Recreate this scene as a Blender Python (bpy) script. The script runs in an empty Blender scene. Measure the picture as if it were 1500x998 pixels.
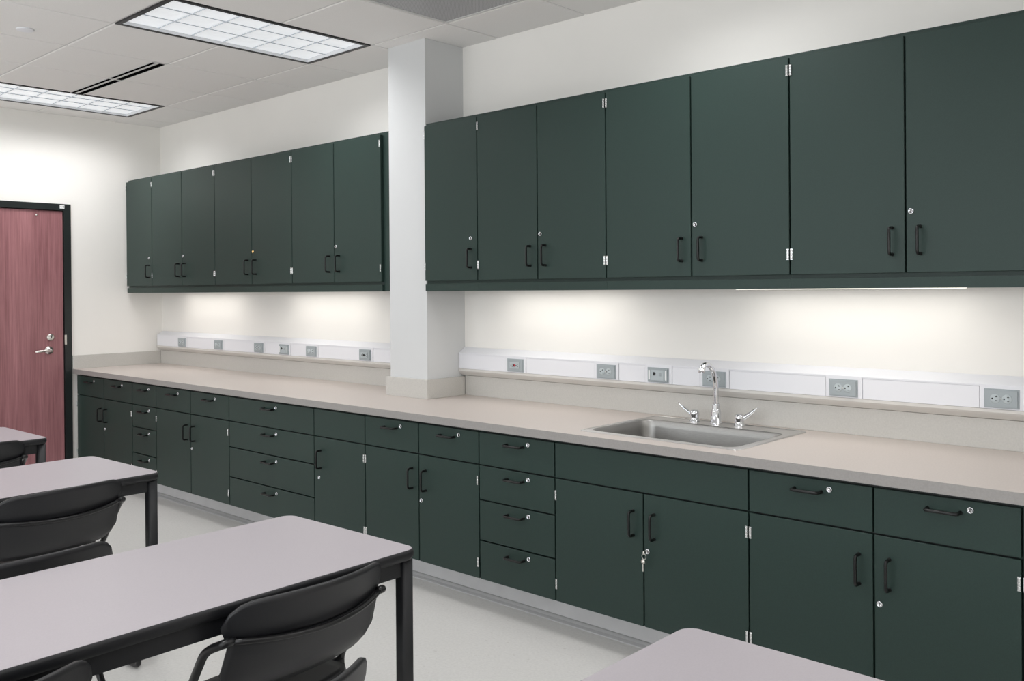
import bpy, bmesh, math, random
from mathutils import Vector, Matrix
random.seed(7)
SC = bpy.context.scene
COL = SC.collection
R = math.radians

# ---------------------------------------------------------------- camera
cd = bpy.data.cameras.new('camera'); cam = bpy.data.objects.new('camera', cd); COL.objects.link(cam)
yaw, pit, rol = R(42.6492), R(-0.2114), R(-0.4448)
fw = Vector((-math.sin(yaw)*math.cos(pit), math.cos(yaw)*math.cos(pit), math.sin(pit)))
rt = Vector((math.cos(yaw), math.sin(yaw), 0)); up = rt.cross(fw)
rt, up = rt*math.cos(rol)+up*math.sin(rol), up*math.cos(rol)-rt*math.sin(rol)
m = Matrix((rt, up, -fw)).transposed().to_4x4(); m.translation = Vector((7.4504, -3.652, 1.4686))
cam.matrix_world = m
cd.sensor_width = 36; cd.lens = 1345.566/1500*36
cd.shift_x = -9.527/1500; cd.shift_y = -70.34/1500
cd.clip_start = .05; cd.clip_end = 60
SC.camera = cam

# ---------------------------------------------------------------- world, exposure
w = bpy.data.worlds.new('world'); SC.world = w; w.use_nodes = True
w.node_tree.nodes['Background'].inputs[0].default_value = (.8, .82, .85, 1)
w.node_tree.nodes['Background'].inputs[1].default_value = .3
vs = SC.view_settings
vs.view_transform = 'Standard'; vs.look = 'None'; vs.gamma = 1; vs.exposure = -0.44; vs.use_curve_mapping = False
SC.cycles.use_denoising = True
SC.cycles.max_bounces = 10; SC.cycles.diffuse_bounces = 6; SC.cycles.glossy_bounces = 4
SC.cycles.sample_clamp_indirect = 6
CEIL_W = 15.5      # watts of each ceiling troffer
CAB_W = 1.4       # watts of each under-cabinet lamp per metre
FILL_W = 200.0     # total watts of the fill light added behind the unseen window band

# ---------------------------------------------------------------- materials
def mat(name, col, rough=.5, metal=0, spec=.5, noise=0, nscale=40, bump=0, bscale=200, stretch=None, col2=None, emit=None, estr=0, coat=0):
    m = bpy.data.materials.new(name); m.use_nodes = True
    nt = m.node_tree; b = nt.nodes['Principled BSDF']
    b.inputs['Base Color'].default_value = (*col, 1); b.inputs['Roughness'].default_value = rough
    b.inputs['Metallic'].default_value = metal; b.inputs['Specular IOR Level'].default_value = spec
    if coat: b.inputs['Coat Weight'].default_value = coat
    if emit:
        b.inputs['Emission Color'].default_value = (*emit, 1); b.inputs['Emission Strength'].default_value = estr
    if noise or bump:
        tc = nt.nodes.new('ShaderNodeTexCoord'); mp = nt.nodes.new('ShaderNodeMapping')
        nt.links.new(tc.outputs['Object'], mp.inputs[0])
        if stretch: mp.inputs['Scale'].default_value = stretch
    if noise:
        n = nt.nodes.new('ShaderNodeTexNoise'); n.inputs['Scale'].default_value = nscale; n.inputs['Detail'].default_value = 6
        nt.links.new(mp.outputs[0], n.inputs['Vector'])
        r = nt.nodes.new('ShaderNodeValToRGB'); r.color_ramp.elements[0].position = .3; r.color_ramp.elements[1].position = .7
        c2 = col2 or tuple(max(0, c*(1-noise)) for c in col)
        r.color_ramp.elements[0].color = (*c2, 1)
        r.color_ramp.elements[1].color = (*(col if col2 else tuple(min(1, c*(1+noise)) for c in col)), 1)
        nt.links.new(n.outputs['Fac'], r.inputs[0]); nt.links.new(r.outputs[0], b.inputs['Base Color'])
    if bump:
        n2 = nt.nodes.new('ShaderNodeTexNoise'); n2.inputs['Scale'].default_value = bscale
        nt.links.new(mp.outputs[0], n2.inputs['Vector'])
        bp = nt.nodes.new('ShaderNodeBump'); bp.inputs['Strength'].default_value = bump; bp.inputs['Distance'].default_value = .001
        nt.links.new(n2.outputs['Fac'], bp.inputs['Height']); nt.links.new(bp.outputs[0], b.inputs['Normal'])
    return m
M = {}
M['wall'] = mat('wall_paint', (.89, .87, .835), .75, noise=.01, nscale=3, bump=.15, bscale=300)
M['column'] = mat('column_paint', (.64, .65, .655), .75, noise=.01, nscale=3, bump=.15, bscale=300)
M['tile'] = mat('acoustic_tile', (.84, .825, .81), .9, noise=.03, nscale=220, bump=.4, bscale=400)
M['grid'] = mat('ceiling_grid_paint', (.66, .655, .645), .6)
M['slab'] = mat('ceiling_slab', (.7, .69, .66), .9)
M['green'] = mat('dark_green_laminate', (.021, .041, .035), .42, spec=.30, noise=.10, nscale=350, bump=.12, bscale=500)
M['edge'] = mat('black_edge', (.008, .012, .011), .5)
M['counter'] = mat('beige_grey_laminate', (.53, .475, .44), .42, noise=.05, nscale=160)
M['cedge'] = mat('shaded_edge_laminate', (.31, .295, .285), .45, noise=.05, nscale=160)  # worktop laminate darkened, shade of the less lit front put into the colour
M['splash'] = mat('backsplash_laminate', (.55, .535, .505), .45, noise=.05, nscale=160)
M['race'] = mat('white_raceway_metal', (.81, .815, .855), .45)
M['rail'] = mat('beige_raceway_metal', (.66, .64, .61), .5)
M['outlet'] = mat('grey_plastic', (.36, .40, .42), .4)
M['outlet2'] = mat('grey_plastic_face', (.46, .51, .53), .35)
M['hole'] = mat('slot_black', (.004, .004, .004), .6)
M['label'] = mat('white_label', (.85, .86, .86), .5)
M['red'] = mat('red_plastic', (.5, .03, .05), .4)
M['black'] = mat('black_handle', (.004, .0045, .0045), .35, spec=.4)
M['chrome'] = mat('chrome', (.74, .75, .78), .09, metal=1)
M['nickel'] = mat('satin_nickel', (.72, .70, .66), .28, metal=1)
M['hinge'] = mat('hinge_steel', (.74, .75, .75), .25, metal=1)
M['brass'] = mat('brass_lock', (.85, .62, .28), .2, metal=1)
M['steel'] = mat('brushed_steel', (.68, .67, .66), .30, metal=1, noise=.08, nscale=60, stretch=(1, 20, 20), bump=.05)
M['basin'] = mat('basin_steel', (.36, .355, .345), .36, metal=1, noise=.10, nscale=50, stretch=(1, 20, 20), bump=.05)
M['kick'] = mat('grey_vinyl_base', (.74, .74, .76), .45, noise=.05, nscale=8)
M['toe'] = mat('dark_vinyl_toe', (.56, .56, .57), .4)
M['floor'] = mat('floor_vinyl', (.72, .71, .69), .32, noise=.05, nscale=90)
M['frame'] = mat('black_door_frame', (.014, .018, .018), .35)
M['ttop'] = mat('lavender_grey_laminate', (.425, .392, .42), .38, noise=.03, nscale=250)
M['tblack'] = mat('black_table_metal', (.0085, .009, .011), .5)
M['chair'] = mat('black_chair_plastic', (.013, .0133, .0155), .45, bump=.1, bscale=600)
M['tube'] = mat('black_tube', (.008, .008, .009), .3)
M['troffer'] = mat('troffer_black_frame', (.02, .02, .022), .4)
M['tbody'] = mat('troffer_body', (.75, .76, .78), .5)
M['cell'] = mat('lens_cell', (.86, .88, .9), .35, emit=(.93, .965, 1), estr=.55)
M['fin'] = mat('lens_fin', (.55, .58, .62), .4)
M['lens'] = mat('lamp_lens', (.9, .9, .85), .4, emit=(1, .95, .84), estr=2.0)
M['grille'] = mat('perforated_grille', (.30, .30, .31), .5)
M['diffblack'] = mat('diffuser_black', (.003, .003, .003), 1, spec=0)
M['rubber'] = mat('rubber', (.02, .02, .02), .7)

def wood():
    m = bpy.data.materials.new('red_wood_veneer'); m.use_nodes = True; nt = m.node_tree; b = nt.nodes['Principled BSDF']
    tc = nt.nodes.new('ShaderNodeTexCoord'); mp = nt.nodes.new('ShaderNodeMapping'); mp.inputs['Scale'].default_value = (1, 1, .035)
    n = nt.nodes.new('ShaderNodeTexNoise'); n.inputs['Scale'].default_value = 75; n.inputs['Detail'].default_value = 8; n.inputs['Roughness'].default_value = .65
    n2 = nt.nodes.new('ShaderNodeTexNoise'); n2.inputs['Scale'].default_value = 9; n2.inputs['Detail'].default_value = 3
    mx = nt.nodes.new('ShaderNodeMix'); mx.data_type = 'FLOAT'; mx.inputs[0].default_value = .35
    r = nt.nodes.new('ShaderNodeValToRGB')
    r.color_ramp.elements[0].position = .36; r.color_ramp.elements[0].color = (.235, .095, .105, 1)
    r.color_ramp.elements[1].position = .66; r.color_ramp.elements[1].color = (.44, .205, .218, 1)
    nt.links.new(tc.outputs['Object'], mp.inputs[0])
    nt.links.new(mp.outputs[0], n.inputs['Vector']); nt.links.new(mp.outputs[0], n2.inputs['Vector'])
    nt.links.new(n.outputs['Fac'], mx.inputs[2]); nt.links.new(n2.outputs['Fac'], mx.inputs[3])
    nt.links.new(mx.outputs[0], r.inputs[0]); nt.links.new(r.outputs[0], b.inputs['Base Color'])
    b.inputs['Roughness'].default_value = .4
    return m
M['wood'] = wood()
def speckle():      # vinyl composition floor: pale ground with small warm and grey chips
    nt = M['floor'].node_tree; b = nt.nodes['Principled BSDF']
    src = b.inputs['Base Color'].links[0].from_socket
    tc = nt.nodes.new('ShaderNodeTexCoord'); v = nt.nodes.new('ShaderNodeTexNoise'); v.inputs['Scale'].default_value = 38; v.inputs['Detail'].default_value = 4
    v.inputs['Roughness'].default_value = .7
    r = nt.nodes.new('ShaderNodeValToRGB'); r.color_ramp.elements[0].position = .62; r.color_ramp.elements[0].color = (0, 0, 0, 1)
    r.color_ramp.elements[1].position = .70; r.color_ramp.elements[1].color = (.55, .55, .55, 1)
    mx = nt.nodes.new('ShaderNodeMix'); mx.data_type = 'RGBA'
    nt.links.new(tc.outputs['Object'], v.inputs['Vector']); nt.links.new(v.outputs['Fac'], r.inputs[0])
    nt.links.new(r.outputs[0], mx.inputs[0]); nt.links.new(src, mx.inputs[6]); mx.inputs[7].default_value = (.52, .49, .46, 1)
    nt.links.new(mx.outputs[2], b.inputs['Base Color'])
speckle()
def perforate():
    nt = M['grille'].node_tree; b = nt.nodes['Principled BSDF']
    tc = nt.nodes.new('ShaderNodeTexCoord'); v = nt.nodes.new('ShaderNodeTexVoronoi'); v.inputs['Scale'].default_value = 110; v.inputs['Randomness'].default_value = 0
    r = nt.nodes.new('ShaderNodeValToRGB'); r.color_ramp.elements[0].position = .25; r.color_ramp.elements[0].color = (.05, .05, .055, 1)
    r.color_ramp.elements[1].position = .35; r.color_ramp.elements[1].color = (.46, .46, .47, 1)
    nt.links.new(tc.outputs['Object'], v.inputs['Vector']); nt.links.new(v.outputs['Distance'], r.inputs[0]); nt.links.new(r.outputs[0], b.inputs['Base Color'])
perforate()

# ---------------------------------------------------------------- helpers
def box(bm, x0, x1, y0, y1, z0, z1, mi=0):
    a, b = sorted((x0, x1)); c, d = sorted((y0, y1)); e, f = sorted((z0, z1))
    v = [bm.verts.new(p) for p in ((a,c,e),(b,c,e),(b,d,e),(a,d,e),(a,c,f),(b,c,f),(b,d,f),(a,d,f))]
    for q in ((3,2,1,0),(4,5,6,7),(0,1,5,4),(1,2,6,5),(2,3,7,6),(3,0,4,7)):
        fc = bm.faces.new([v[i] for i in q]); fc.material_index = mi
def bevel(bm, w, seg=1):
    bmesh.ops.bevel(bm, geom=bm.edges[:], offset=w, segments=seg, affect='EDGES', profile=.5, clamp_overlap=True)
def fillet(pts, r, n=5):
    pts = [Vector(p) for p in pts]; out = [pts[0]]
    for i in range(1, len(pts)-1):
        a, b, c = pts[i-1], pts[i], pts[i+1]
        rr = min(r, (a-b).length*.49, (c-b).length*.49)
        p, q = b+(a-b).normalized()*rr, b+(c-b).normalized()*rr
        for k in range(n+1):
            t = k/n; out.append(p*(1-t)**2+b*2*t*(1-t)+q*t*t)
    out.append(pts[-1]); return out
def tube(bm, pts, r, seg=10, smooth=True, radii=None, mi=0):
    pts = [Vector(p) for p in pts]; rings = []; nrm = None
    for i, p in enumerate(pts):
        d = (pts[min(i+1, len(pts)-1)]-pts[max(i-1, 0)]).normalized()
        if nrm is None:
            nrm = d.orthogonal().normalized()
        nrm = (nrm-d*nrm.dot(d)).normalized(); bn = d.cross(nrm)
        rr = radii[i] if radii else r
        rings.append([bm.verts.new(p+(nrm*math.cos(a)+bn*math.sin(a))*rr) for a in [2*math.pi*k/seg for k in range(seg)]])
    for a, b in zip(rings, rings[1:]):
        for k in range(seg):
            f = bm.faces.new((a[k], a[(k+1)%seg], b[(k+1)%seg], b[k])); f.smooth = smooth; f.material_index = mi
    bm.faces.new(rings[0][::-1]).material_index = mi; bm.faces.new(rings[-1]).material_index = mi
def lathe(bm, prof, c=(0,0,0), axis='z', seg=20, mi=0):
    rings = []
    for r, h in prof:
        ring = []
        for k in range(seg):
            a = 2*math.pi*k/seg; u, v = r*math.cos(a), r*math.sin(a)
            p = {'z': (u, v, h), 'y': (u, h, v), 'x': (h, u, v)}[axis]
            ring.append(bm.verts.new(Vector(p)+Vector(c)))
        rings.append(ring)
    for a, b in zip(rings, rings[1:]):
        for k in range(seg):
            f = bm.faces.new((a[k], a[(k+1)%seg], b[(k+1)%seg], b[k])); f.smooth = True; f.material_index = mi
    bm.faces.new(rings[0]).material_index = mi; bm.faces.new(rings[-1]).material_index = mi
def rrect(x0, x1, y0, y1, r, n=5):
    out = []
    for cx, cy, a0 in ((x1-r, y1-r, 0), (x0+r, y1-r, 90), (x0+r, y0+r, 180), (x1-r, y0+r, 270)):
        for k in range(n+1):
            a = R(a0+90*k/n); out.append((cx+r*math.cos(a), cy+r*math.sin(a)))
    return out
def mesh(name, bm, mats):
    bmesh.ops.recalc_face_normals(bm, faces=bm.faces[:])
    me = bpy.data.meshes.new(name); bm.to_mesh(me); bm.free()
    for m_ in (mats if isinstance(mats, (list, tuple)) else [mats]): me.materials.append(M[m_])
    return me
def obj(name, bm, mats, parent=None, loc=None):
    me = bm if isinstance(bm, bpy.types.Mesh) else mesh(name, bm, mats)
    o = bpy.data.objects.new(name, me); COL.objects.link(o)
    if parent: o.parent = parent
    if loc: o.location = loc
    return o
def B(): return bmesh.new()
def bx(*a, bev=0, mi=0, seg=1):
    bm = B(); box(bm, *a, mi=mi)
    if bev: bevel(bm, bev, seg)
    return bm
def thing(name, label, cat, loc=(0,0,0), rz=0, group=None):
    o = bpy.data.objects.new(name, None); COL.objects.link(o); o.empty_display_size = .1
    o.location = loc; o.rotation_euler = (0, 0, rz); o['label'] = label; o['category'] = cat
    if group: o['group'] = group
    return o
def tag(o, label, cat, group=None):
    o['label'] = label; o['category'] = cat
    if group: o['group'] = group
    return o
def struct(name, bm, mats, parent=None):
    o = obj(name, bm, mats, parent)
    if parent is None: o['kind'] = 'structure'
    return o
def dup(root, loc, rz, label, group=None):
    def cp(o, par):
        c = o.copy(); COL.objects.link(c); c.parent = par
        for ch in list(o.children): cp(ch, c)
        return c
    r = cp(root, None); r.location = loc; r.rotation_euler = (0, 0, rz); r['label'] = label
    if group: r['group'] = group
    return r

# ---------------------------------------------------------------- setting
H = 2.8495; XR = 9.4; YF = -6.6
struct('floor', bx(-.12, XR+.12, YF-.12, .12, -.1, 0), 'floor')
struct('wall_back', bx(-.12, XR+.12, 0, .12, 0, H+.14), 'wall')
struct('wall_right', bx(XR, XR+.12, YF, 0, 0, H+.14), 'wall')
# unseen window band, added behind the camera for soft fill
WZ0, WZ1, WX0, WX1 = .95, 2.45, 1.2, 9.0
bm = B(); box(bm, -.12, XR+.12, YF-.12, YF, 0, WZ0); box(bm, -.12, XR+.12, YF-.12, YF, WZ1, H+.14)
box(bm, -.12, WX0, YF-.12, YF, WZ0, WZ1); box(bm, WX1, XR+.12, YF-.12, YF, WZ0, WZ1)
struct('wall_front', bm, 'wall')
bm = B()
for q in range(6):
    x = WX0+(WX1-WX0)*q/5; box(bm, max(WX0, x-.025), min(WX1, x+.025), YF-.09, YF-.03, WZ0+.0505, WZ1-.0505)
box(bm, WX0, WX1, YF-.09, YF-.03, WZ0, WZ0+.05); box(bm, WX0, WX1, YF-.09, YF-.03, WZ1-.05, WZ1)
struct('fill_window_1', bm, 'frame')
l = bpy.data.lights.new('fill_light', 'AREA'); l.shape = 'RECTANGLE'; l.size = WX1-WX0; l.size_y = WZ1-WZ0; l.energy = FILL_W; l.color = (.93, .97, 1)  # added fill light, just outside the unseen window band
lo = bpy.data.objects.new('fill_light', l); COL.objects.link(lo); lo.location = ((WX0+WX1)/2, YF-.14, (WZ0+WZ1)/2); lo.rotation_euler = (R(90), 0, 0)
# left wall with the door opening
DY0, DY1, DZ = -1.735, -.737, 2.157          # outside of the door frame
bm = B()
box(bm, -.12, 0, DY1, 0, 0, H+.14); box(bm, -.12, 0, YF, DY0, 0, H+.14); box(bm, -.12, 0, DY0, DY1, DZ, H+.14)
struct('wall_left', bm, 'wall')
# column
C1, C2, CK = 3.354, 3.668, .288
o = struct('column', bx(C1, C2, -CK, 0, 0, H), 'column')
# door
d = bpy.data.objects.new('door_1', None); COL.objects.link(d); d.location = (0, -1.236, 0); d['kind'] = 'structure'
d['label'] = 'reddish wood veneer door in a black steel frame'
fy0, fy1 = DY0+1.236, DY1+1.236
bm = B(); fwid = .052
box(bm, -.13, .014, fy1-fwid, fy1, 0, DZ); box(bm, -.13, .014, fy0, fy0+fwid, 0, DZ); box(bm, -.13, .014, fy0+fwid, fy1-fwid, DZ-.05, DZ)
box(bm, -.13, -.05, fy1-fwid-.016, fy1-fwid, 0, DZ-.05); box(bm, -.13, -.05, fy0+fwid, fy0+fwid+.016, 0, DZ-.05); box(bm, -.13, -.05, fy0+fwid, fy1-fwid, DZ-.066, DZ-.05)
obj('door_frame', bm, 'frame', d)
leaf = obj('door_leaf', bx(-.046, -.002, fy0+fwid+.004, fy1-fwid-.004, .008, DZ-.055, bev=.002), 'wood', d)
ly = -.905+1.236
bm = B(); lathe(bm, [(.0, -.002), (.028, -.002), (.031, .004), (.03, .010), (.014, .012), (.012, .050), (0, .052)], (0, ly, 1.026), 'x')
tube(bm, fillet([(.044, ly, 1.026), (.05, ly-.02, 1.027), (.052, ly-.055, 1.024), (.05, ly-.115, 1.020)], .02), .009, 10)
obj('door_handle', bm, 'nickel', leaf)
bm = B(); lathe(bm, [(0, -.002), (.027, -.002), (.028, .006), (.022, .014), (0, .015)], (0, ly+.012, 1.125), 'x'); box(bm, .0148, .0158, ly+.008, ly+.016, 1.117, 1.135, mi=1)
obj('lock', bm, ['nickel', 'hole'], leaf)
obj('peg', (lambda b: (lathe(b, [(0, -.002), (.008, -.002), (.008, .006), (0, .007)], (0, .25, 2.065), 'x', 10), b)[1])(B()), 'nickel', leaf)
obj('strike_plate', bx(.013, .0165, fy1-fwid-.003, fy1-fwid+.012, 1.065, 1.14), 'nickel', d)
# little number plate on the frame head
lp = obj('number_plate', bx(.013, .0155, fy1-fwid-.030, fy1-fwid+.004, DZ-.036, DZ-.010), 'label', d)
cu = bpy.data.curves.new('plate_number', 'FONT'); cu.body = '113'; cu.size = .021; cu.align_x = 'CENTER'; cu.align_y = 'CENTER'; cu.extrude = .0003
cu.materials.append(M['hole'])
t = bpy.data.objects.new('plate_number', cu); COL.objects.link(t); t.parent = lp
t.matrix_local = Matrix.Translation((.0160, fy1-fwid-.013, DZ-.023)) @ Matrix(((0,0,1),(1,0,0),(0,1,0))).to_4x4()
# cove base under the cabinets
bm = B(); box(bm, .0, 7.63, -.545, -.53, .022, .148); bev = None
struct('baseboard_back', bm, 'kick')
bm = B()
prof = [(-.546, .021), (-.550, .018), (-.556, .010), (-.572, .004), (-.574, 0), (-.53, 0), (-.53, .021)]
L0 = [bm.verts.new((0, y, z)) for y, z in prof]; L1 = [bm.verts.new((7.63, y, z)) for y, z in prof]
for i in range(len(prof)): bm.faces.new((L0[i], L0[(i+1)%7], L1[(i+1)%7], L1[i]))
bm.faces.new(L0); bm.faces.new(L1[::-1])
o = obj('cove_toe', bm, 'toe', bpy.data.objects['baseboard_back'])
struct('baseboard_left', bx(0, .008, YF, DY0-.002, 0, .1), 'toe')
struct('baseboard_front', bx(0.008, XR, YF, YF+.008, 0, .1), 'toe')

# ---------------------------------------------------------------- ceiling
GX = [.28+.6117*k for k in range(15)]; GY = [-.39-.595*k for k in range(11)]
TROF = [(0, 0), (4, 0), (8, 0), (12, 0), (0, 4), (4, 4), (8, 4), (12, 4)]    # (column, row) of each troffer's first cell
occ = {(i, j+dj) for i, j in TROF for dj in (0, 1)} | {(6, 0)}
ceil = struct('ceiling', bx(-.12, XR+.12, YF-.12, .12, H+.12, H+.2), 'slab')
xs = [0]+GX+[XR]; ys = [0]+GY
if ys[-1] > YF: ys.append(YF)
far = B(); tmesh = {}
for i in range(len(xs)-1):
    for j in range(len(ys)-1):
        if (i-1, j-1) in occ: continue
        x0, x1, y1, y0 = xs[i]+.007, xs[i+1]-.007, ys[j]-.007, ys[j+1]+.007
        if xs[i] == 0: x0 = .001
        if j == 0: y1 = -.001
        if x1-x0 < .05 or y1-y0 < .05: continue
        if (i-1, j-1) in ((1, 1), (2, 1)): y1 -= .085       # room for the slot diffuser
        if j == 0 and xs[i] < C2 and xs[i+1] > C1:          # notched round the column
            bm = B()
            if x0 < C1-.03: box(bm, x0, C1-.001, y0, y1, H, H+.014)
            if x1 > C2+.03: box(bm, C2+.001, x1, y0, y1, H, H+.014)
            box(bm, max(x0, C1-.001), min(x1, C2+.001), y0, -CK-.001, H, H+.014)
            obj('ceiling_tile', bm, 'tile', ceil); continue
        if xs[i] > 6.2 or ys[j] < -3.2:
            box(far, x0, x1, y0, y1, H, H+.014); continue
        key = (round(x1-x0, 3), round(y1-y0, 3))
        if key not in tmesh:
            hx, hy = (x1-x0)/2, (y1-y0)/2
            tmesh[key] = mesh('ceiling_tile', bx(-hx, hx, -hy, hy, 0, .014, bev=.003), 'tile')
        obj('ceiling_tile', tmesh[key], None, ceil, ((x0+x1)/2, (y0+y1)/2, H))
o = obj('far_ceiling_tiles', far, 'tile', ceil); o['kind'] = 'stuff'
bm = B()
for x in GX: 
    y1 = -CK-.001 if C1 < x < C2 else -.001
    box(bm, x-.0075, x+.0075, YF, y1, H+.005, H+.03)
for jj, y in enumerate(GY):
    cuts = sorted((GX[i], GX[i+1]) for i, j in TROF if j+1 == jj); a = .001
    for c0_, c1_ in cuts+[(XR-.001, None)]:
        box(bm, a, c0_+(.0 if c1_ else 0), y-.0075, y+.0075, H+.0052, H+.0302); a = c1_
obj('ceiling_grid', bm, 'grid', ceil)

# troffers
def cellmesh():
    # shallow dished lens cell, seen from below
    bm = B(); n = 6; sx, sy = .5/3/2, 1.09/6/2; vs = []
    for a in range(n+1):
        row = []
        for b in range(n+1):
            u, v = 2*a/n-1, 2*b/n-1
            row.append(bm.verts.new((u*sx, v*sy, .010*(1-u*u)*(1-.35*v*v))))
        vs.append(row)
    for a in range(n):
        for b in range(n):
            f = bm.faces.new((vs[a][b], vs[a+1][b], vs[a+1][b+1], vs[a][b+1])); f.smooth = True
    return mesh('lens_cell', bm, 'cell')
CELL = cellmesh()
def make_troffer():
    t = thing('ceiling_light', '', 'ceiling light', (0, 0, H), 0, 'recessed ceiling lights')
    hx, hy = .300, .588
    bm = B()
    for s in (-1, 1):
        box(bm, s*hx, s*(hx-.022), -hy, hy, -.003, .02); box(bm, -hx+.022, hx-.022, s*hy, s*(hy-.022), -.003, .02)
    obj('frame', bm, 'troffer', t)
    bm = B()
    for s in (-1, 1):
        box(bm, s*(hx-.022), s*(hx-.026), -hy+.022, hy-.022, .0, .075); box(bm, -hx+.026, hx-.026, s*(hy-.022), s*(hy-.026), 0, .075)
    box(bm, -hx+.022, hx-.022, -hy+.022, hy-.022, .075, .08)
    obj('housing', bm, 'tbody', t)
    px, py = (2*hx-.056)/3, (2*hy-.056)/6
    for i in range(3):
        for j in range(6):
            o = obj('lens_cell', CELL, None, t, ((i-1)*px, (j-2.5)*py, .016)); o.scale = (px/(.5/3), py/(1.09/6), 1)
    for i in range(2): obj('lens_divider', bx(-.0012, .0012, -hy+.026, hy-.026, .011, .017), 'fin', t, ((i-.5)*px, 0, 0))
    for j in range(5): obj('lens_divider', bx(-hx+.026, hx-.026, -.0012, .0012, .011, .017), 'fin', t, (0, (j-2)*py, 0))
    l = bpy.data.lights.new('troffer_lamp', 'AREA'); l.shape = 'RECTANGLE'; l.size = .52; l.size_y = 1.10; l.energy = CEIL_W
    l.color = (1, .995, 1); l.spread = R(145)
    lo = bpy.data.objects.new('troffer_lamp', l); COL.objects.link(lo); lo.parent = t; lo.location = (0, 0, .006)
    return t
T0 = make_troffer(); first = True
for i, j in TROF:
    x = GX[i]+.306; y = GY[j]-.595
    if y < YF+.5: continue
    if (i, j) == (4, 0): lab = 'large recessed ceiling light with eighteen glowing lens cells and a black border'
    elif (i, j) == (0, 0): lab = 'glowing ceiling light beyond the slot vent, nearest the red door'
    else: lab = {(8, 0): 'recessed ceiling light over the worktop stretch right of the sink', (12, 0): 'recessed ceiling light in the corner past the right photo border',
        (0, 4): 'recessed ceiling light over the floor left of the farthest table', (4, 4): 'recessed ceiling light over the second table far end',
        (8, 4): 'recessed ceiling light over the middle table near the camera', (12, 4): 'recessed ceiling light behind and right of the camera'}[(i, j)]
    if first: T0.location = (x, y, H); T0['label'] = lab; first = False
    else: dup(T0, (x, y, H), 0, lab)
# slot diffusers
vt = thing('air_diffuser', 'white linear ceiling vent with four long black slots between the two lights', 'ceiling vent', (1.49, -1.03, H))
bm = B(); 
for a, b in ((-.62, .62),):
    for y0, y1 in ((-.045, -.041), (-.017, .001), (.041, .045)): box(bm, a, b, y0, y1, -.001, .012)
for x in (-.618, .0, .618): box(bm, x-.008, x+.008, -.043, .043, -.0008, .012)
obj('diffuser_frame', bm, 'grid', vt)
for x in (-.309, .309):
    obj('slot', bx(x-.301, x+.301, -.041, -.017, .0005, .010), 'diffblack', vt)
    obj('slot', bx(x-.301, x+.301, .001, .041, .0005, .010), 'diffblack', vt)
obj('back_plate', bx(-.63, .63, -.046, .046, .0125, .016), 'grid', vt)
# return grille
g = thing('return_grille', 'grey perforated return air grille in the ceiling before the column', 'ceiling grille', (GX[6]+.306, GY[0]-.2975, H))
obj('perforated_plate', bx(-.285, .285, -.277, .277, .002, .006), 'grille', g)
bm = B()
for s in (-1, 1): box(bm, s*.298, s*.285, -.290, .290, -.001, .012); box(bm, -.285, .285, s*.290, s*.277, -.001, .012)
obj('frame', bm, 'grid', g)
# concealed sprinkler cover
bm = B(); lathe(bm, [(0, -.006), (.040, -.006), (.043, -.004), (.043, .001), (0, .001)], (0, 0, 0), 'z', 28)
tag(obj('sprinkler_cover', bm, 'race', None, (2.30, -1.855, H-.0012)), 'small round white cover plate on a ceiling tile', 'sprinkler cover')

# ---------------------------------------------------------------- cabinets
# unit hardware meshes (origin on the door face, pointing to -y)
def handle_mesh(vertical=True, name='handle'):
    bm = B(); h = .048
    p = fillet([(0, 0, -h), (0, -.032, -h), (0, -.032, h), (0, 0, h)], .013, 5)
    tube(bm, p, .0054, 10)
    for s in (-1, 1): lathe(bm, [(0, 0), (.0065, 0), (.0065, -.003), (.0045, -.004)], (0, 0, s*h), 'y', 12)
    if not vertical: bmesh.ops.rotate(bm, verts=bm.verts[:], cent=(0,0,0), matrix=Matrix.Rotation(R(90), 3, 'Y'))
    return mesh('handle', bm, 'black')
HV, HH = handle_mesh(True), handle_mesh(False)
def lock_mesh(m_='chrome'):
    bm = B(); lathe(bm, [(0, 0), (.0098, 0), (.0104, -.002), (.0098, -.0045), (.0075, -.006), (.0072, -.0048), (0, -.0048)], (0,0,0), 'y', 18)
    box(bm, -.0011, .0011, -.0052, -.0047, -.0045, .0045, mi=1)
    return mesh('lock', bm, [m_, 'hole'])
LK, LKB = lock_mesh(), lock_mesh('brass')
def hinge_mesh():
    bm = B(); box(bm, -.0045, .0045, -.004, .002, -.021, .021)
    for z in (-.018, -.006, .006): lathe(bm, [(0, z), (.0042, z), (.0045, z+.001), (.0045, z+.010), (.0042, z+.011), (0, z+.011)], (0, -.003, .0), 'z', 8)
    return mesh('hinge', bm, 'hinge')
HG = hinge_mesh()
G = .0032     # half gap
def panel(par, name, x0, x1, z0, z1, yf, ox):
    bm = B(); box(bm, x0+G-ox, x1-G-ox, yf, yf+.019, z0+G, z1-G); bevel(bm, .0012)
    return obj(name, bm, 'green', par)
def door(par, x0, x1, z0, z1, yf, ox, hand, lock=None, upper=False, lockmesh=None, hoff=.047, single=False):
    """hand: side the handle is on ('l'/'r'); hinges on the other side."""
    d_ = panel(par, 'door', x0, x1, z0, z1, yf, ox)
    hx = (x1-hoff if hand == 'r' else x0+hoff+.004)-ox
    hz = 1.631 if upper else .548
    obj('handle', HV, None, d_, (hx, yf, hz))
    if lock:
        lx = (x1-.021 if hand == 'r' else x0+.020)-ox
        if single: lx = hx+(.0 if hand == 'r' else -.013)
        obj('lock', lockmesh or LK, None, d_, (lx, yf, 1.735 if upper else .448))
    kx = (x0+G+.0045 if hand == 'r' else x1-G-.0045)-ox
    for z in ((2.312, 1.596) if upper else (.599, .225)):
        obj('hinge', HG, None, d_, (kx, yf-.0005, z))
    return d_
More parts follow.
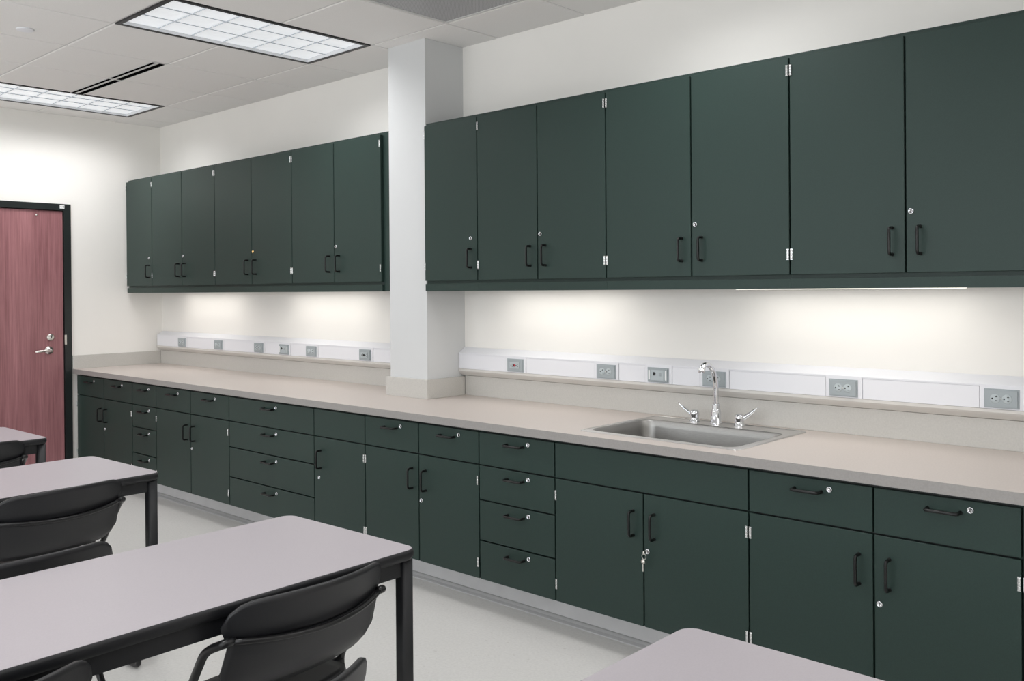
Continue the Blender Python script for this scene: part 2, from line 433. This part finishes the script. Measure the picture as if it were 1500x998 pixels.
def carcass(par, x0, x1, y0, y1, z0, z1, ox, hollow_top=False):
    bm = B(); t_ = .018
    box(bm, x0-ox, x0+t_-ox, y0, y1, z0, z1); box(bm, x1-t_-ox, x1-ox, y0, y1, z0, z1)
    box(bm, x0+t_-ox, x1-t_-ox, y0, y1, z0, z0+t_)
    if not hollow_top: box(bm, x0+t_-ox, x1-t_-ox, y0, y1, z1-t_, z1)
    box(bm, x0+t_-ox, x1-t_-ox, y1-.008, y1, z0+t_, z1-(0 if hollow_top else t_))
    return bm
BX = [.020, .5077, .9803, 1.3432, 1.822, 2.302, 3.197, 3.6486, 4.0665, 4.482, 4.9345, 5.3853, 5.8379, 6.2823, 6.7165, 7.170, 7.63]
ZB, ZL, Z2, Z3, ZT, ZC = .1481, .6713, .5121, .3274, .823, .871
YD = -.704; YC = YD+.0195
def base_unit(name, label, x0, x1, kind, xm=None):
    ox = (x0+x1)/2
    t = thing(name, label, 'cabinet', (ox, 0, 0), 0, 'base cabinets under the long worktop')
    body = obj('cabinet_body', carcass(t, x0+.0005, x1-.0005, YC, -.012, ZB, ZC-.036, ox, True), 'green', t)
    # dark rail under the worktop and dividers behind the gaps
    bm = B(); box(bm, x0+.018-ox, x1-.018-ox, YC, YC+.02, ZT-.03, ZC-.0365)
    if kind != 'drawers': box(bm, x0+.018-ox, x1-.018-ox, YC, YC+.02, ZL-.015, ZL+.015)
    else:
        for z in (ZL, Z2, Z3): box(bm, x0+.018-ox, x1-.018-ox, YC, YC+.02, z-.012, z+.012)
    if xm and kind != 'sink': box(bm, xm-.012-ox, xm+.012-ox, YC+.0205, YC+.04, ZB+.018, ZT-.03)
    if xm: box(bm, xm-.012-ox, xm+.012-ox, YC, YC+.02, ZB+.018, ZL-.015)
    obj('front_rail', bm, 'edge', t)
    def drawer(a, b, z0, z1, hw=True, nm='drawer'):
        p = panel(t, nm, a, b, z0, z1, YD, ox)
        if hw:
            c = (a+b)/2-ox
            obj('handle', HH, None, p, (c, YD, z1-.043)); obj('lock', LK, None, p, (c+.077, YD, z1-.030))
        return p
    if kind == 'pair':
        drawer(x0, xm, ZL, ZT); drawer(xm, x1, ZL, ZT)
        door(t, x0, xm, ZB, ZL, YD, ox, 'r'); door(t, xm, x1, ZB, ZL, YD, ox, 'l', True)
    elif kind == 'drawers':
        for a, b in ((ZL, ZT), (Z2, ZL), (Z3, Z2), (ZB, Z3)): drawer(x0, x1, a, b)
    elif kind == 'single':
        p = drawer(x0, x1, ZL, ZT, False, 'false_front'); p['label'] = 'blank panel without a handle'
        door(t, x0, x1, ZB, ZL, YD, ox, 'l', True, hoff=.058, single=True)
    elif kind == 'sink':
        p = drawer(x0, x1, ZL, ZT, False, 'false_front'); p['label'] = 'wide blank panel below the sink'
        door(t, x0, xm, ZB, ZL, YD, ox, 'r'); door(t, xm, x1, ZB, ZL, YD, ox, 'l', True)
    return t
base_unit('base_cabinet', 'green base cabinet with two doors and two drawers beside the red door', BX[0], BX[2], 'pair', BX[1])
base_unit('drawer_cabinet', 'narrow green four-drawer cabinet, the one closest to the red door', BX[2], BX[3], 'drawers')
base_unit('base_cabinet', 'green two-door base cabinet between the narrow and the widest drawer cabinets', BX[3], BX[5], 'pair', BX[4])
base_unit('drawer_cabinet', 'widest green cabinet with four long drawers, left of the single-door cabinet', BX[5], BX[6], 'drawers')
base_unit('base_cabinet', 'green base cabinet with one door and a blank panel above it', BX[6], BX[7], 'single')
base_unit('base_cabinet', 'green two-door base cabinet just left of the drawer stack beside the sink cabinet', BX[7], BX[9], 'pair', BX[8])
base_unit('drawer_cabinet', 'green four-drawer cabinet directly left of the sink cabinet', BX[9], BX[10], 'drawers')
base_unit('sink_cabinet', 'green sink cabinet with one wide blank panel over two doors and keys in its lock', BX[10], BX[12], 'sink', BX[11])
base_unit('base_cabinet', 'green base cabinet with two doors and two drawers directly right of the sink cabinet', BX[12], BX[14], 'pair', BX[13])
base_unit('base_cabinet', 'last green base cabinet, only its hinge edge showing at the photo right border', BX[14], BX[16], 'pair', BX[15])

UX = [.020, .465, .9478, 1.4285, 1.9157, 2.3953, 2.8459, 3.2987, 3.6700, 4.0797, 4.4938, 4.9105, 5.3605, 5.805, 6.246, 6.690, 7.14, 7.59]
UT, UD, UB, YU = 2.3779, 1.5138, 1.4616, -.3034
def wall_unit(label, x0, x1, xm=None, filler=None, bl=None):
    ox = (x0+x1)/2; yc = YU+.0195
    t = thing('wall_cabinet', label, 'wall cabinet', (ox, 0, 0), 0, 'wall cabinets over the worktop')
    obj('cabinet_body', carcass(t, x0+.0005, x1-.0005, yc, -.002, UD-.012, UT, ox), 'green', t)
    if xm: obj('centre_post', bx(xm-.010-ox, xm+.010-ox, yc, yc+.02, UD+.006, UT-.018), 'edge', t)
    obj('light_rail', bx(x0+.0005-ox, x1-.0005-ox, YU+.005, yc+.018, UB, UD-.0125), 'green', t)
    if filler: obj('filler_panel', bx(x1-ox, filler-ox, yc, yc+.018, UB, UT), 'green', t)
    if xm:
        door(t, x0, xm, UD, UT-.012, YU, ox, 'r', upper=True); door(t, xm, x1, UD, UT-.012, YU, ox, 'l', True, True, bl)
    else: door(t, x0, x1, UD, UT-.012, YU, ox, 'r', True, True, single=True)
    return t
wall_unit('narrow single-door green wall cabinet at the left wall, first of the far row', UX[0], UX[1])
wall_unit('green two-door wall cabinet of the far row, next to its single-door end', UX[1], UX[3], UX[2])
wall_unit('green two-door wall cabinet in the far row with a brass lock', UX[3], UX[5], UX[4], bl=LKB)
wall_unit('green two-door wall cabinet against the left side of the white column', UX[5], UX[7], UX[6], filler=C1-.001)
wall_unit('single-door green wall cabinet against the right side of the white column', UX[8], UX[9])
wall_unit('green two-door wall cabinet directly right of the single one by the column', UX[9], UX[11], UX[10])
wall_unit('large green two-door wall cabinet above the sink', UX[11], UX[13], UX[12])
wall_unit('largest-looking green two-door wall cabinet at the right border of the photo', UX[13], UX[15], UX[14])
wall_unit('green two-door wall cabinet past the photo right border', UX[15], UX[17], UX[16])

# keys hanging in the sink cabinet lock
k = thing('key_ring', 'small bunch of keys hanging from the sink cabinet lock', 'keys', (5.405, YD-.006, .448))
bm = B(); box(bm, -.001, .001, -.016, 0, -.004, .004); lathe(bm, [(0, -.001), (.009, -.001), (.009, .001), (0, .001)], (0, -.018, 0), 'x', 12)
obj('key', bm, 'nickel', k)
bm = B(); tube(bm, [(0+.010*math.cos(a), -.020, -.014+.011*math.sin(a)) for a in [2*math.pi*q/16 for q in range(17)]], .0011, 6)
obj('split_ring', bm, 'nickel', k)
bm = B(); lathe(bm, [(0, -.001), (.009, -.001), (.009, .001), (0, .001)], (-.004, -.021, -.034), 'y', 12); box(bm, -.0065, -.0015, -.022, -.020, -.072, -.040)
obj('key', bm, 'nickel', k)

# ---------------------------------------------------------------- worktop
D = .733; XE = 7.63
SX0, SX1, SY0, SY1 = 5.017, 5.765, -.645, -.070         # sink rim
hx0, hx1, hy0, hy1 = SX0+.02, SX1-.02, SY0+.018, SY1-.02
t = thing('worktop', 'long beige-grey laminate worktop over the green base cabinets', 'countertop', (0, 0, ZC))
bm = B(); zt = -.036
for x0, x1, y0, y1 in ((.001, C1-.001, -D, -.001), (C1-.001, C2+.001, -D, -CK-.001), (C2+.001, hx0, -D, -.001), (hx1, XE, -D, -.001), (hx0, hx1, -D, hy0), (hx0, hx1, hy1, -.001)):
    box(bm, x0, x1, y0, y1, zt, 0)
obj('front_edge', bx(.001, XE, -D-.001, -D-.0001, zt, -.0006), 'cedge', t)
obj('slab', bm, 'counter', t)
obj('backsplash', bx(.001, .020, -D, -.0205, 0, .105, bev=.001), 'splash', t)
obj('backsplash', bx(.001, C1-.0205, -.020, -.001, 0, .110, bev=.001), 'splash', t)
obj('backsplash', bx(C2+.0205, XE, -.020, -.001, 0, .110, bev=.001), 'splash', t)
obj('backsplash', bx(C1-.020, C1-.001, -CK-.001, -.001, 0, .105, bev=.001), 'splash', t)
obj('backsplash', bx(C2+.001, C2+.020, -CK-.001, -.0205, 0, .105, bev=.001), 'splash', t)
obj('backsplash', bx(C1-.020, C2+.020, -CK-.020, -CK-.001, 0, .105, bev=.001), 'splash', t)

# ---------------------------------------------------------------- raceways
RY = -.052
def raceway(label, x0, x1, covers):
    t = thing('cable_raceway', label, 'raceway', (x0, 0, 1.0), 0, 'white cable raceways along the wall')
    def ext(prof, name, m_, a=0, b=None):
        b = (x1-x0) if b is None else b
        bm = B(); A = [bm.verts.new((a, y, z)) for y, z in prof]; Bv = [bm.verts.new((b, y, z)) for y, z in prof]; n = len(prof)
        for i in range(n): bm.faces.new((A[i], A[(i+1)%n], Bv[(i+1)%n], Bv[i]))
        bm.faces.new(A[::-1]); bm.faces.new(Bv)
        return obj(name, bm, m_, t)
    ext([(-.001, .140), (-.006, .140), (RY+.004, .113), (RY-.001, .110), (RY-.001, .104), (RY+.003, .104), (RY+.003, .022), (-.001, .022)], 'channel', 'race')
    ext([(-.001, .0215), (RY-.0025, .0215), (RY-.0025, .010), (RY+.004, .002), (-.026, -.016), (-.0215, -.0175), (-.001, -.0175)], 'lower_trim', 'rail')
    px = .0
    for a, b in covers:           # snap-on cover strips between the outlet bezels
        obj('cover_strip', bx(a-x0, b-x0, RY, RY+.003, .0225, .1025, bev=.0006), 'race', t)
    return t
OL = [.454, 1.023, 1.589, 1.914, 2.239, 2.821]; OR = [4.111, 4.717, 5.021, 5.318, 5.909, 6.491]
def strips(x0, x1, cs):
    out = []; a = x0+.002
    for c in cs: out.append((a, c-.076)); a = c+.076
    out.append((a, x1-.002)); return out
raceway('white cable raceway left of the column with six grey outlets', .021, C1-.002, strips(.021, C1-.002, OL))
raceway('white cable raceway right of the column running behind the sink faucet', C2+.002, XE, strips(C2+.002, XE, OR))
def disc(bm, cx, cz, r, y0, y1, mi=0, seg=18): lathe(bm, [(0, y1), (r, y1), (r, y0), (0, y0)], (cx, 0, cz), 'y', seg, mi)
def recept():
    bm = B(); lathe(bm, [(0, .003), (.0168, .003), (.0168, -.001), (.0160, -.0018), (0, -.0018)], (0,0,0), 'y', 20)
    lathe(bm, [(0, -.0016), (.0028, -.0016), (.0028, -.0022), (0, -.0022)], (-.0095, 0, 0), 'y', 10, 1)
    box(bm, .000, .0075, -.0022, -.0016, -.0078, -.0056, mi=1); box(bm, .000, .0075, -.0022, -.0016, .0056, .0078, mi=1)
    box(bm, .0028, .0050, -.0022, -.0016, .0078, .0110, mi=1)
    return mesh('receptacle', bm, ['outlet2', 'hole'])
RC = recept()
def plate():
    bm = B(); box(bm, -.058, .058, -.0085, .0, -.0345, .0345)
    bmesh.ops.bevel(bm, geom=[e for e in bm.edges if all(v.co.y < -.005 for v in e.verts)], offset=.005, segments=2, affect='EDGES')
    return mesh('cover_plate', bm, 'outlet')
PL = plate()
def bezel():
    bm = B()
    for s in (-1, 1):
        box(bm, s*.074, s*.058, -.002, .0, -.0385, .046)
        box(bm, -.058, .058, -.002, 0, .046 if s > 0 else -.0385, s*.0345)
    return mesh('bezel', bm, 'race')
BZ = bezel()
def outlet(x, kind, label):
    t = thing('wall_outlet' if kind != 'data' else 'data_outlet', label, 'outlet', (x, RY+.0028, 1.0615), 0, 'grey outlets in the raceways')
    t.location.y = RY-.0006
    obj('bezel', BZ, None, t, (0, .0008, 0)); obj('cover_plate', PL, None, t, (0, -.0012, 0))
    if kind == 'duplex':
        for s in (-1, 1): obj('receptacle', RC, None, t, (s*.0195, -.0098, 0))
        bm = B(); disc(bm, 0, 0, .0028, -.0098, -.0090); obj('plate_screw', bm, 'nickel', t)
    elif kind in ('gfci', 'gfci_dark'):
        bm = B(); box(bm, -.034, .034, -.0125, -.0095, -.0165, .0165)
        for s in (-1, 1):
            disc(bm, -.024 if s < 0 else .014, 0, .0026, -.0135, -.0124, 1, 10)
            a = -.017 if s < 0 else .021
            box(bm, a, a+.007, -.0132, -.0124, -.0075, -.0055, mi=1); box(bm, a, a+.007, -.0132, -.0124, .0055, .0075, mi=1)
        obj('receptacle', bm, ['outlet2', 'hole'], t)
        obj('test_button', bx(-.009, -.001, -.0150, -.0125, -.006, .006), 'hole', t)
        obj('reset_button', bx(.000, .008, -.0150, -.0125, -.006, .006), 'red' if kind == 'gfci' else 'hole', t)
    else:
        for s in (-1, 1): obj('label_strip', bx(s*.046-.004, s*.046+.004, -.0105, -.0092, -.022, .022), 'label', t)
        obj('jack_module', bx(-.034, .034, -.0115, -.0095, -.024, .024), 'outlet2', t)
        bm = B(); box(bm, -.022, -.014, -.0125, -.0114, -.002, .014); box(bm, -.014, -.009, -.0125, -.0114, .003, .010)
        obj('jack_port', bm, 'hole', t)
        obj('jack_port', bx(.010, .022, -.0125, -.0116, -.004, .012), 'outlet', t)
    return t
for x, kd, lb in ((OL[0], 'duplex', 'grey outlet nearest the left end of the far raceway'), (OL[1], 'duplex', 'second grey outlet from the left end of the far raceway'),
                  (OL[2], 'duplex', 'grey outlet just left of the far data outlet'), (OL[3], 'data', 'grey data outlet with white label strip in the far raceway'),
                  (OL[4], 'duplex', 'grey outlet just right of the far data outlet'), (OL[5], 'gfci_dark', 'grey outlet with dark buttons nearest the column on its left side'),
                  (OR[0], 'gfci', 'grey outlet with a red button just right of the column'), (OR[1], 'duplex', 'grey outlet between the red-button outlet and the near data outlet'),
                  (OR[2], 'data', 'grey data outlet with two white label strips left of the faucet'), (OR[3], 'duplex', 'grey outlet half hidden behind the chrome faucet'),
                  (OR[4], 'duplex', 'grey outlet right of the faucet, second from the right border'), (OR[5], 'duplex', 'grey outlet closest to the right border of the photo')):
    outlet(x, kd, lb)

# ---------------------------------------------------------------- sink and faucet
t = thing('sink', 'stainless steel sink set into the worktop', 'sink', (0, 0, ZC))
def loop(bm, pts, z): return [bm.verts.new((x, y, z)) for x, y in pts]
def bridge(bm, a, b, smooth=False):
    n = len(a)
    for i in range(n):
        f = bm.faces.new((a[i], a[(i+1)%n], b[(i+1)%n], b[i])); f.smooth = smooth
N = 6
bx0, bx1, by0, by1 = 5.046, 5.722, -.606, -.190
bm = B()
l0 = loop(bm, rrect(SX0, SX1, SY0, SY1, .022, N), .0005); l1 = loop(bm, rrect(SX0+.003, SX1-.003, SY0+.003, SY1-.003, .020, N), .005)
l2 = loop(bm, rrect(SX0+.010, SX1-.010, SY0+.010, SY1-.010, .018, N), .0055); l3 = loop(bm, rrect(SX0+.013, SX1-.013, SY0+.013, SY1-.013, .018, N), .0030)
l4 = loop(bm, rrect(bx0-.008, bx1+.008, by0-.008, by1+.008, .058, N), .0030)
for a, b in ((l0, l1), (l1, l2), (l2, l3), (l3, l4)): bridge(bm, a, b)
obj('rim', bm, 'steel', t)
bm = B()
spec = [(-.008, .0030, .058), (-.003, .0020, .054), (0, -.004, .052), (.004, -.03, .052), (.010, -.165, .052), (.016, -.182, .050), (.03, -.190, .045)]
ls = [loop(bm, rrect(bx0+i, bx1-i, by0+i, by1-i, r, N), z) for i, z, r in spec]
for a, b in zip(ls, ls[1:]): bridge(bm, a, b, True)
# inset floor down to the drain
cx, cy = (bx0+bx1)/2, (by0+by1)/2
n = len(ls[-1]); dr = [bm.verts.new((cx+.045*math.cos(2*math.pi*(i+.5)/n), cy+.045*math.sin(2*math.pi*(i+.5)/n), -.196)) for i in range(n)]
bridge(bm, ls[-1], dr, True)
basin = obj('basin', bm, 'basin', t)
bm = B(); lathe(bm, [(.045, -.1955), (.040, -.194), (.030, -.197), (.028, -.205), (0, -.205)], (cx, cy, 0), 'z', 24)
obj('drain', bm, 'chrome', basin)
FX, FY = 5.360, -.112; DZ0 = ZC+.0032
f = thing('faucet', 'chrome gooseneck faucet with two wing lever handles behind the sink', 'faucet', (FX, FY, DZ0))
bm = B(); lathe(bm, [(0, 0), (.027, 0), (.027, .004), (.022, .008), (.0215, .055), (.019, .062), (.018, .064), (.018, .082), (.0165, .085), (0, .085)], (0,0,0), 'z', 28)
obj('base', bm, 'chrome', f)
ang = R(-98); dx, dy = math.cos(ang), math.sin(ang)
P = [(0, .07), (0, .12), (.000, .165), (.006, .20), (.020, .232), (.042, .254), (.064, .262), (.082, .256), (.092, .243), (.095, .232)]
# smooth the spout path
def cat(p, n=5):
    out = []
    for i in range(len(p)-1):
        a, b, c, e = p[max(i-1,0)], p[i], p[i+1], p[min(i+2, len(p)-1)]
        for q in range(n):
            s = q/n
            out.append(tuple(.5*((2*b[j])+(-a[j]+c[j])*s+(2*a[j]-5*b[j]+4*c[j]-e[j])*s*s+(-a[j]+3*b[j]-3*c[j]+e[j])*s**3) for j in range(2)))
    out.append(p[-1]); return out
pp = cat(P)
bm = B(); tube(bm, [(r*dx, r*dy, z) for r, z in pp], .0115, 16)
sp = obj('spout', bm, 'chrome', f)
bm = B(); e0, e1 = (.0925*dx, .0925*dy, .247), (.096*dx, .096*dy, .226); tube(bm, [e0, e1], .0145, 16); obj('aerator', bm, 'chrome', sp)
for s, hx_, a in ((-1, 5.251, 195), (1, 5.474, 18)):
    h = thing('x', 'x', 'x'); h.name = 'lever_handle'
    for kk in ('label', 'category'): del h[kk]
    h.parent = f; h.location = (hx_-FX, 0, 0)
    bm = B(); lathe(bm, [(0, 0), (.024, 0), (.024, .003), (.020, .006), (.0195, .020), (.021, .030), (.021, .040), (.016, .048), (0, .051)], (0,0,0), 'z', 24)
    obj('hub', bm, 'chrome', h)
    bm = B(); ca, sa = math.cos(R(a)), math.sin(R(a)); rows = []
    for r_, z_, w_, th in ((.006, .026, .010, .016), (.022, .036, .010, .016), (.045, .053, .009, .014), (.066, .070, .007, .009), (.078, .080, .003, .003)):
        rows.append([bm.verts.new((r_*ca-u*w_*sa, r_*sa+u*w_*ca, z_+v*th*(1.5 if s > 0 else .9))) for u, v in ((-1, 0), (-.6, .5), (.6, .5), (1, 0), (.6, -.5), (-.6, -.5))])
    for A, C in zip(rows, rows[1:]): bridge(bm, A, C, True)
    bm.faces.new(rows[0]); bm.faces.new(rows[-1]); obj('lever', bm, 'chrome', h)

# ---------------------------------------------------------------- under-cabinet lamps
def undercab(label, x0, x1, dz=0):
    c = (x0+x1)/2; hw = (x1-x0)/2
    t = thing('under_cabinet_light', label, 'lamp', (c, -.175, UD-.0125), 0, 'strip lamps under the wall cabinets')
    obj('housing', bx(-hw, hw, -.055, .055, -.028-dz, -.0005, bev=.003), 'race', t)
    obj('lens', bx(-hw+.02, hw-.02, -.045, .045, -.0345-dz, -.0282-dz, bev=.002), 'lens', t)
    l = bpy.data.lights.new('strip_lamp', 'AREA'); l.shape = 'RECTANGLE'; l.size = 2*hw-.05; l.size_y = .08; l.energy = CAB_W*(x1-x0); l.color = (1, .97, .93)
    lo = bpy.data.objects.new('strip_lamp', l); COL.objects.link(lo); lo.parent = t; lo.location = (0, 0, -.036-dz)
undercab('strip lamp glowing under the far left wall cabinets', .42, 1.33)
undercab('strip lamp glowing under the cabinets just left of the column', 1.95, 2.86)
undercab('strip lamp glowing under the cabinets just right of the column', 4.02, 4.84, .003)
undercab('strip lamp glowing under the right-hand wall cabinets above the sink', 5.50, 6.42, .0075)

# ---------------------------------------------------------------- tables
def make_table(label, xc, yc, a, W=.61, L=1.60):
    """xc, yc: corner nearest the cabinets on the far (-x) side; a: turn."""
    t = thing('table', label, 'table', (xc, yc, 0), a, 'rectangular grey-topped tables')
    Z = .737
    bm = B(); o_ = rrect(.004, W-.004, -L+.004, -.004, .036, 6)
    a0 = loop(bm, o_, Z-.010); a1 = loop(bm, o_, Z); bridge(bm, a0, a1); bm.faces.new(a1); bm.faces.new(a0[::-1]); obj('table_top', bm, 'ttop', t)
    bm = B(); rings = []
    for i, z in ((.0042, Z-.0006), (.001, Z-.002), (-.001, Z-.008), (-.001, Z-.020), (.003, Z-.029), (.012, Z-.032)):
        rings.append(loop(bm, rrect(i, W-i, -L+i, -i, .040-max(i, 0)*.5, 6), z))
    for A, C in zip(rings, rings[1:]): bridge(bm, A, C, True)
    bm.faces.new(rings[-1]); e = obj('edge_band', bm, 'tblack', t)
    bm = B(); i = .022
    for s in (0, 1):
        x = i if s == 0 else W-i; y = -i if s == 0 else -L+i
        box(bm, x-.01 if s else x, x if s else x+.01, -L+.05, -.05, Z-.076, Z-.0322)
        box(bm, .05, W-.05, y-.01 if s == 0 else y, y if s == 0 else y+.01, Z-.076, Z-.0322)
    obj('apron', bm, 'tblack', t)
    for x in (0, 1):
        for y in (0, 1):
            bm = B(); x0 = .010 if x == 0 else W-.010-.040; y0 = -.010-.040 if y == 0 else -L+.012
            pts = rrect(x0, x0+.040, y0, y0+.040, .010, 4); b0 = loop(bm, pts, .012); b1 = loop(bm, pts, Z-.0322); bridge(bm, b0, b1, True)
            bm.faces.new(b1); bm.faces.new(b0[::-1]); lg = obj('leg', bm, 'tblack', t)
            bm = B(); lathe(bm, [(0, 0), (.018, 0), (.018, .0118), (0, .0118)], (x0+.020, y0+.020, 0), 'z', 12); obj('foot_glide', bm, 'rubber', lg)
    return t
make_table('grey-topped table farthest back, in front of the red door', 1.960, -1.868, .028, .602)
make_table('second grey-topped table, whose corner leg stands near the drawer cabinets', 3.248, -1.920, .040, .608)
make_table('large grey-topped table in the middle with its near corner leg fully showing', 4.858, -1.950, .030, .616)
make_table('grey-topped table whose corner cuts into the bottom right of the photo', 6.366, -1.944, .006, .612)

# ---------------------------------------------------------------- chairs
def shell(bm, rows, th):
    """rows: list of rows of Vectors (front skin); thickness added away along the local normal."""
    nr, nc = len(rows), len(rows[0]); A = []; Bk = []
    for i in range(nr):
        ra, rb = [], []
        for j in range(nc):
            p = rows[i][j]
            du = rows[i][min(j+1, nc-1)]-rows[i][max(j-1, 0)]; dv = rows[min(i+1, nr-1)][j]-rows[max(i-1, 0)][j]
            n_ = du.cross(dv).normalized()
            ra.append(bm.verts.new(p+n_*th/2)); rb.append(bm.verts.new(p-n_*th/2))
        A.append(ra); Bk.append(rb)
    for i in range(nr-1):
        for j in range(nc-1):
            bm.faces.new((A[i][j], A[i][j+1], A[i+1][j+1], A[i+1][j])).smooth = True
            bm.faces.new((Bk[i][j], Bk[i+1][j], Bk[i+1][j+1], Bk[i][j+1])).smooth = True
    rim = [(i, 0) for i in range(nr)]+[(nr-1, j) for j in range(1, nc)]+[(i, nc-1) for i in range(nr-2, -1, -1)]+[(0, j) for j in range(nc-2, 0, -1)]
    for q in range(len(rim)):
        i, j = rim[q]; k_, l_ = rim[(q+1)%len(rim)]
        bm.faces.new((A[i][j], A[k_][l_], Bk[k_][l_], Bk[i][j])).smooth = True
def make_chair(label, loc, rz):
    t = thing('chair', label, 'chair', loc, rz, 'black plastic sled-base chairs')
    # upper back wing
    def seam(u): return Vector((-.030-.066*u*u, .230*u, .653+.012*u*u))
    rows = []; NC = 24
    for i in range(9):
        v = i/8; row = []
        for j in range(NC+1):
            u = -1+2*j/NC; au = abs(u)
            z1 = .762-.018*u*u-.052*max(0, (au-.68)/.32)**2.6
            z0 = .648+.012*u*u+.008*au**8
            z = z0+(z1-z0)*v; k_ = (z-.66)/.1
            w_ = .232+.024*math.sin(min(1, max(0, k_))*math.pi*.6)
            x = -.038-(.066+.034*max(0, k_))*u*u+.038*k_
            row.append(Vector((x, w_*u, z)))
        rows.append(row)
    bm = B(); shell(bm, rows, .009); obj('backrest', bm, 'chair', t)
    rows = []
    for i in range(9):
        v = i/8; row = []
        for j in range(NC+1):
            u = -1+2*j/NC; au = abs(u)
            z1 = .652+.012*u*u
            z0 = .510+.010*u*u+.050*max(0, (au-.72)/.28)**2.4
            z = z0+(z1-z0)*v; k_ = (.652-z)/.14
            w_ = .228+.010*k_
            x = -.034-(.064-.022*k_)*u*u-.070*k_-.018*max(0, k_-.7)/.3
            row.append(Vector((x, w_*u, z)))
        rows.append(row)
    bm = B(); shell(bm, rows, .010); obj('lower_backrest', bm, 'chair', t)
    # frame tube: round the seam, down to the seat, back to the foot, runner, front leg
    pts = []
    s0 = [seam(-1+2*q/16)+Vector((.011, 0, -.003)) for q in range(17)]
    for s in (-1,):
        pass
    bm = B(); tube(bm, s0, .0075, 8); 
    obj('back_tube', bm, 'tube', t)
    for s in (-1, 1):
        e = seam(s)+Vector((.011, 0, -.003))
        p = fillet([e-Vector((0, s*.01, 0)), e+Vector((-.002, s*.016, 0)), (-.140, s*.262, .638), (-.285, s*.252, .420), (-.020, s*.272, .012), (-.520, s*.285, .011), (-.405, s*.215, .415), (-.30, s*.15, .425)], .045, 7)
        bm = B(); tube(bm, p, .0105, 10); obj('side_frame', bm, 'tube', t)
    bm = B(); tube(bm, [(-.270, -.250, .426), (-.270, 0, .426), (-.270, .250, .426)], .009, 8); obj('cross_bar', bm, 'tube', t)
    rows = []
    for i in range(13):
        v = i/12; row = []
        for j in range(15):
            u = -1+2*j/14; au = abs(u)
            w_ = .212-.026*(1-v)-.030*max(0, (abs(2*v-1)-.7)/.3)**2
            x = -.130-.320*v+.03*u*u*(1 if v < .5 else 1)*(1-2*v)*-1*.6
            z = .443-.012*math.sin(v*math.pi)-.030*max(0, v-.8)**2/.04+.010*u*u*(1-v)
            row.append(Vector((x, w_*u, z)))
        rows.append(row)
    bm = B(); shell(bm, rows, .014); obj('seat', bm, 'chair', t)
    return t
c0 = make_chair('black chair at the farthest table, in front of the red door', (2.700, -2.205, 0), R(6))
G_ = 'black plastic sled-base chairs'
dup(c0, (4.003, -2.300, 0), R(7), 'black chair pushed up to the second table, showing its whole backrest')
dup(c0, (5.600, -2.318, 0), R(4), 'black chair in the foreground centre at the middle table beside the full leg')
dup(c0, (4.838, -2.715, 0), R(3), 'black chair with only its back top showing above the middle table far edge')
dup(c0, (6.092, -2.730, 0), R(8), 'black chair tip at the bottom border just behind the foreground centre chair')
dup(c0, (5.693, -3.105, 0), R(9), 'black chair at the bottom left corner of the photo under the middle table edge')
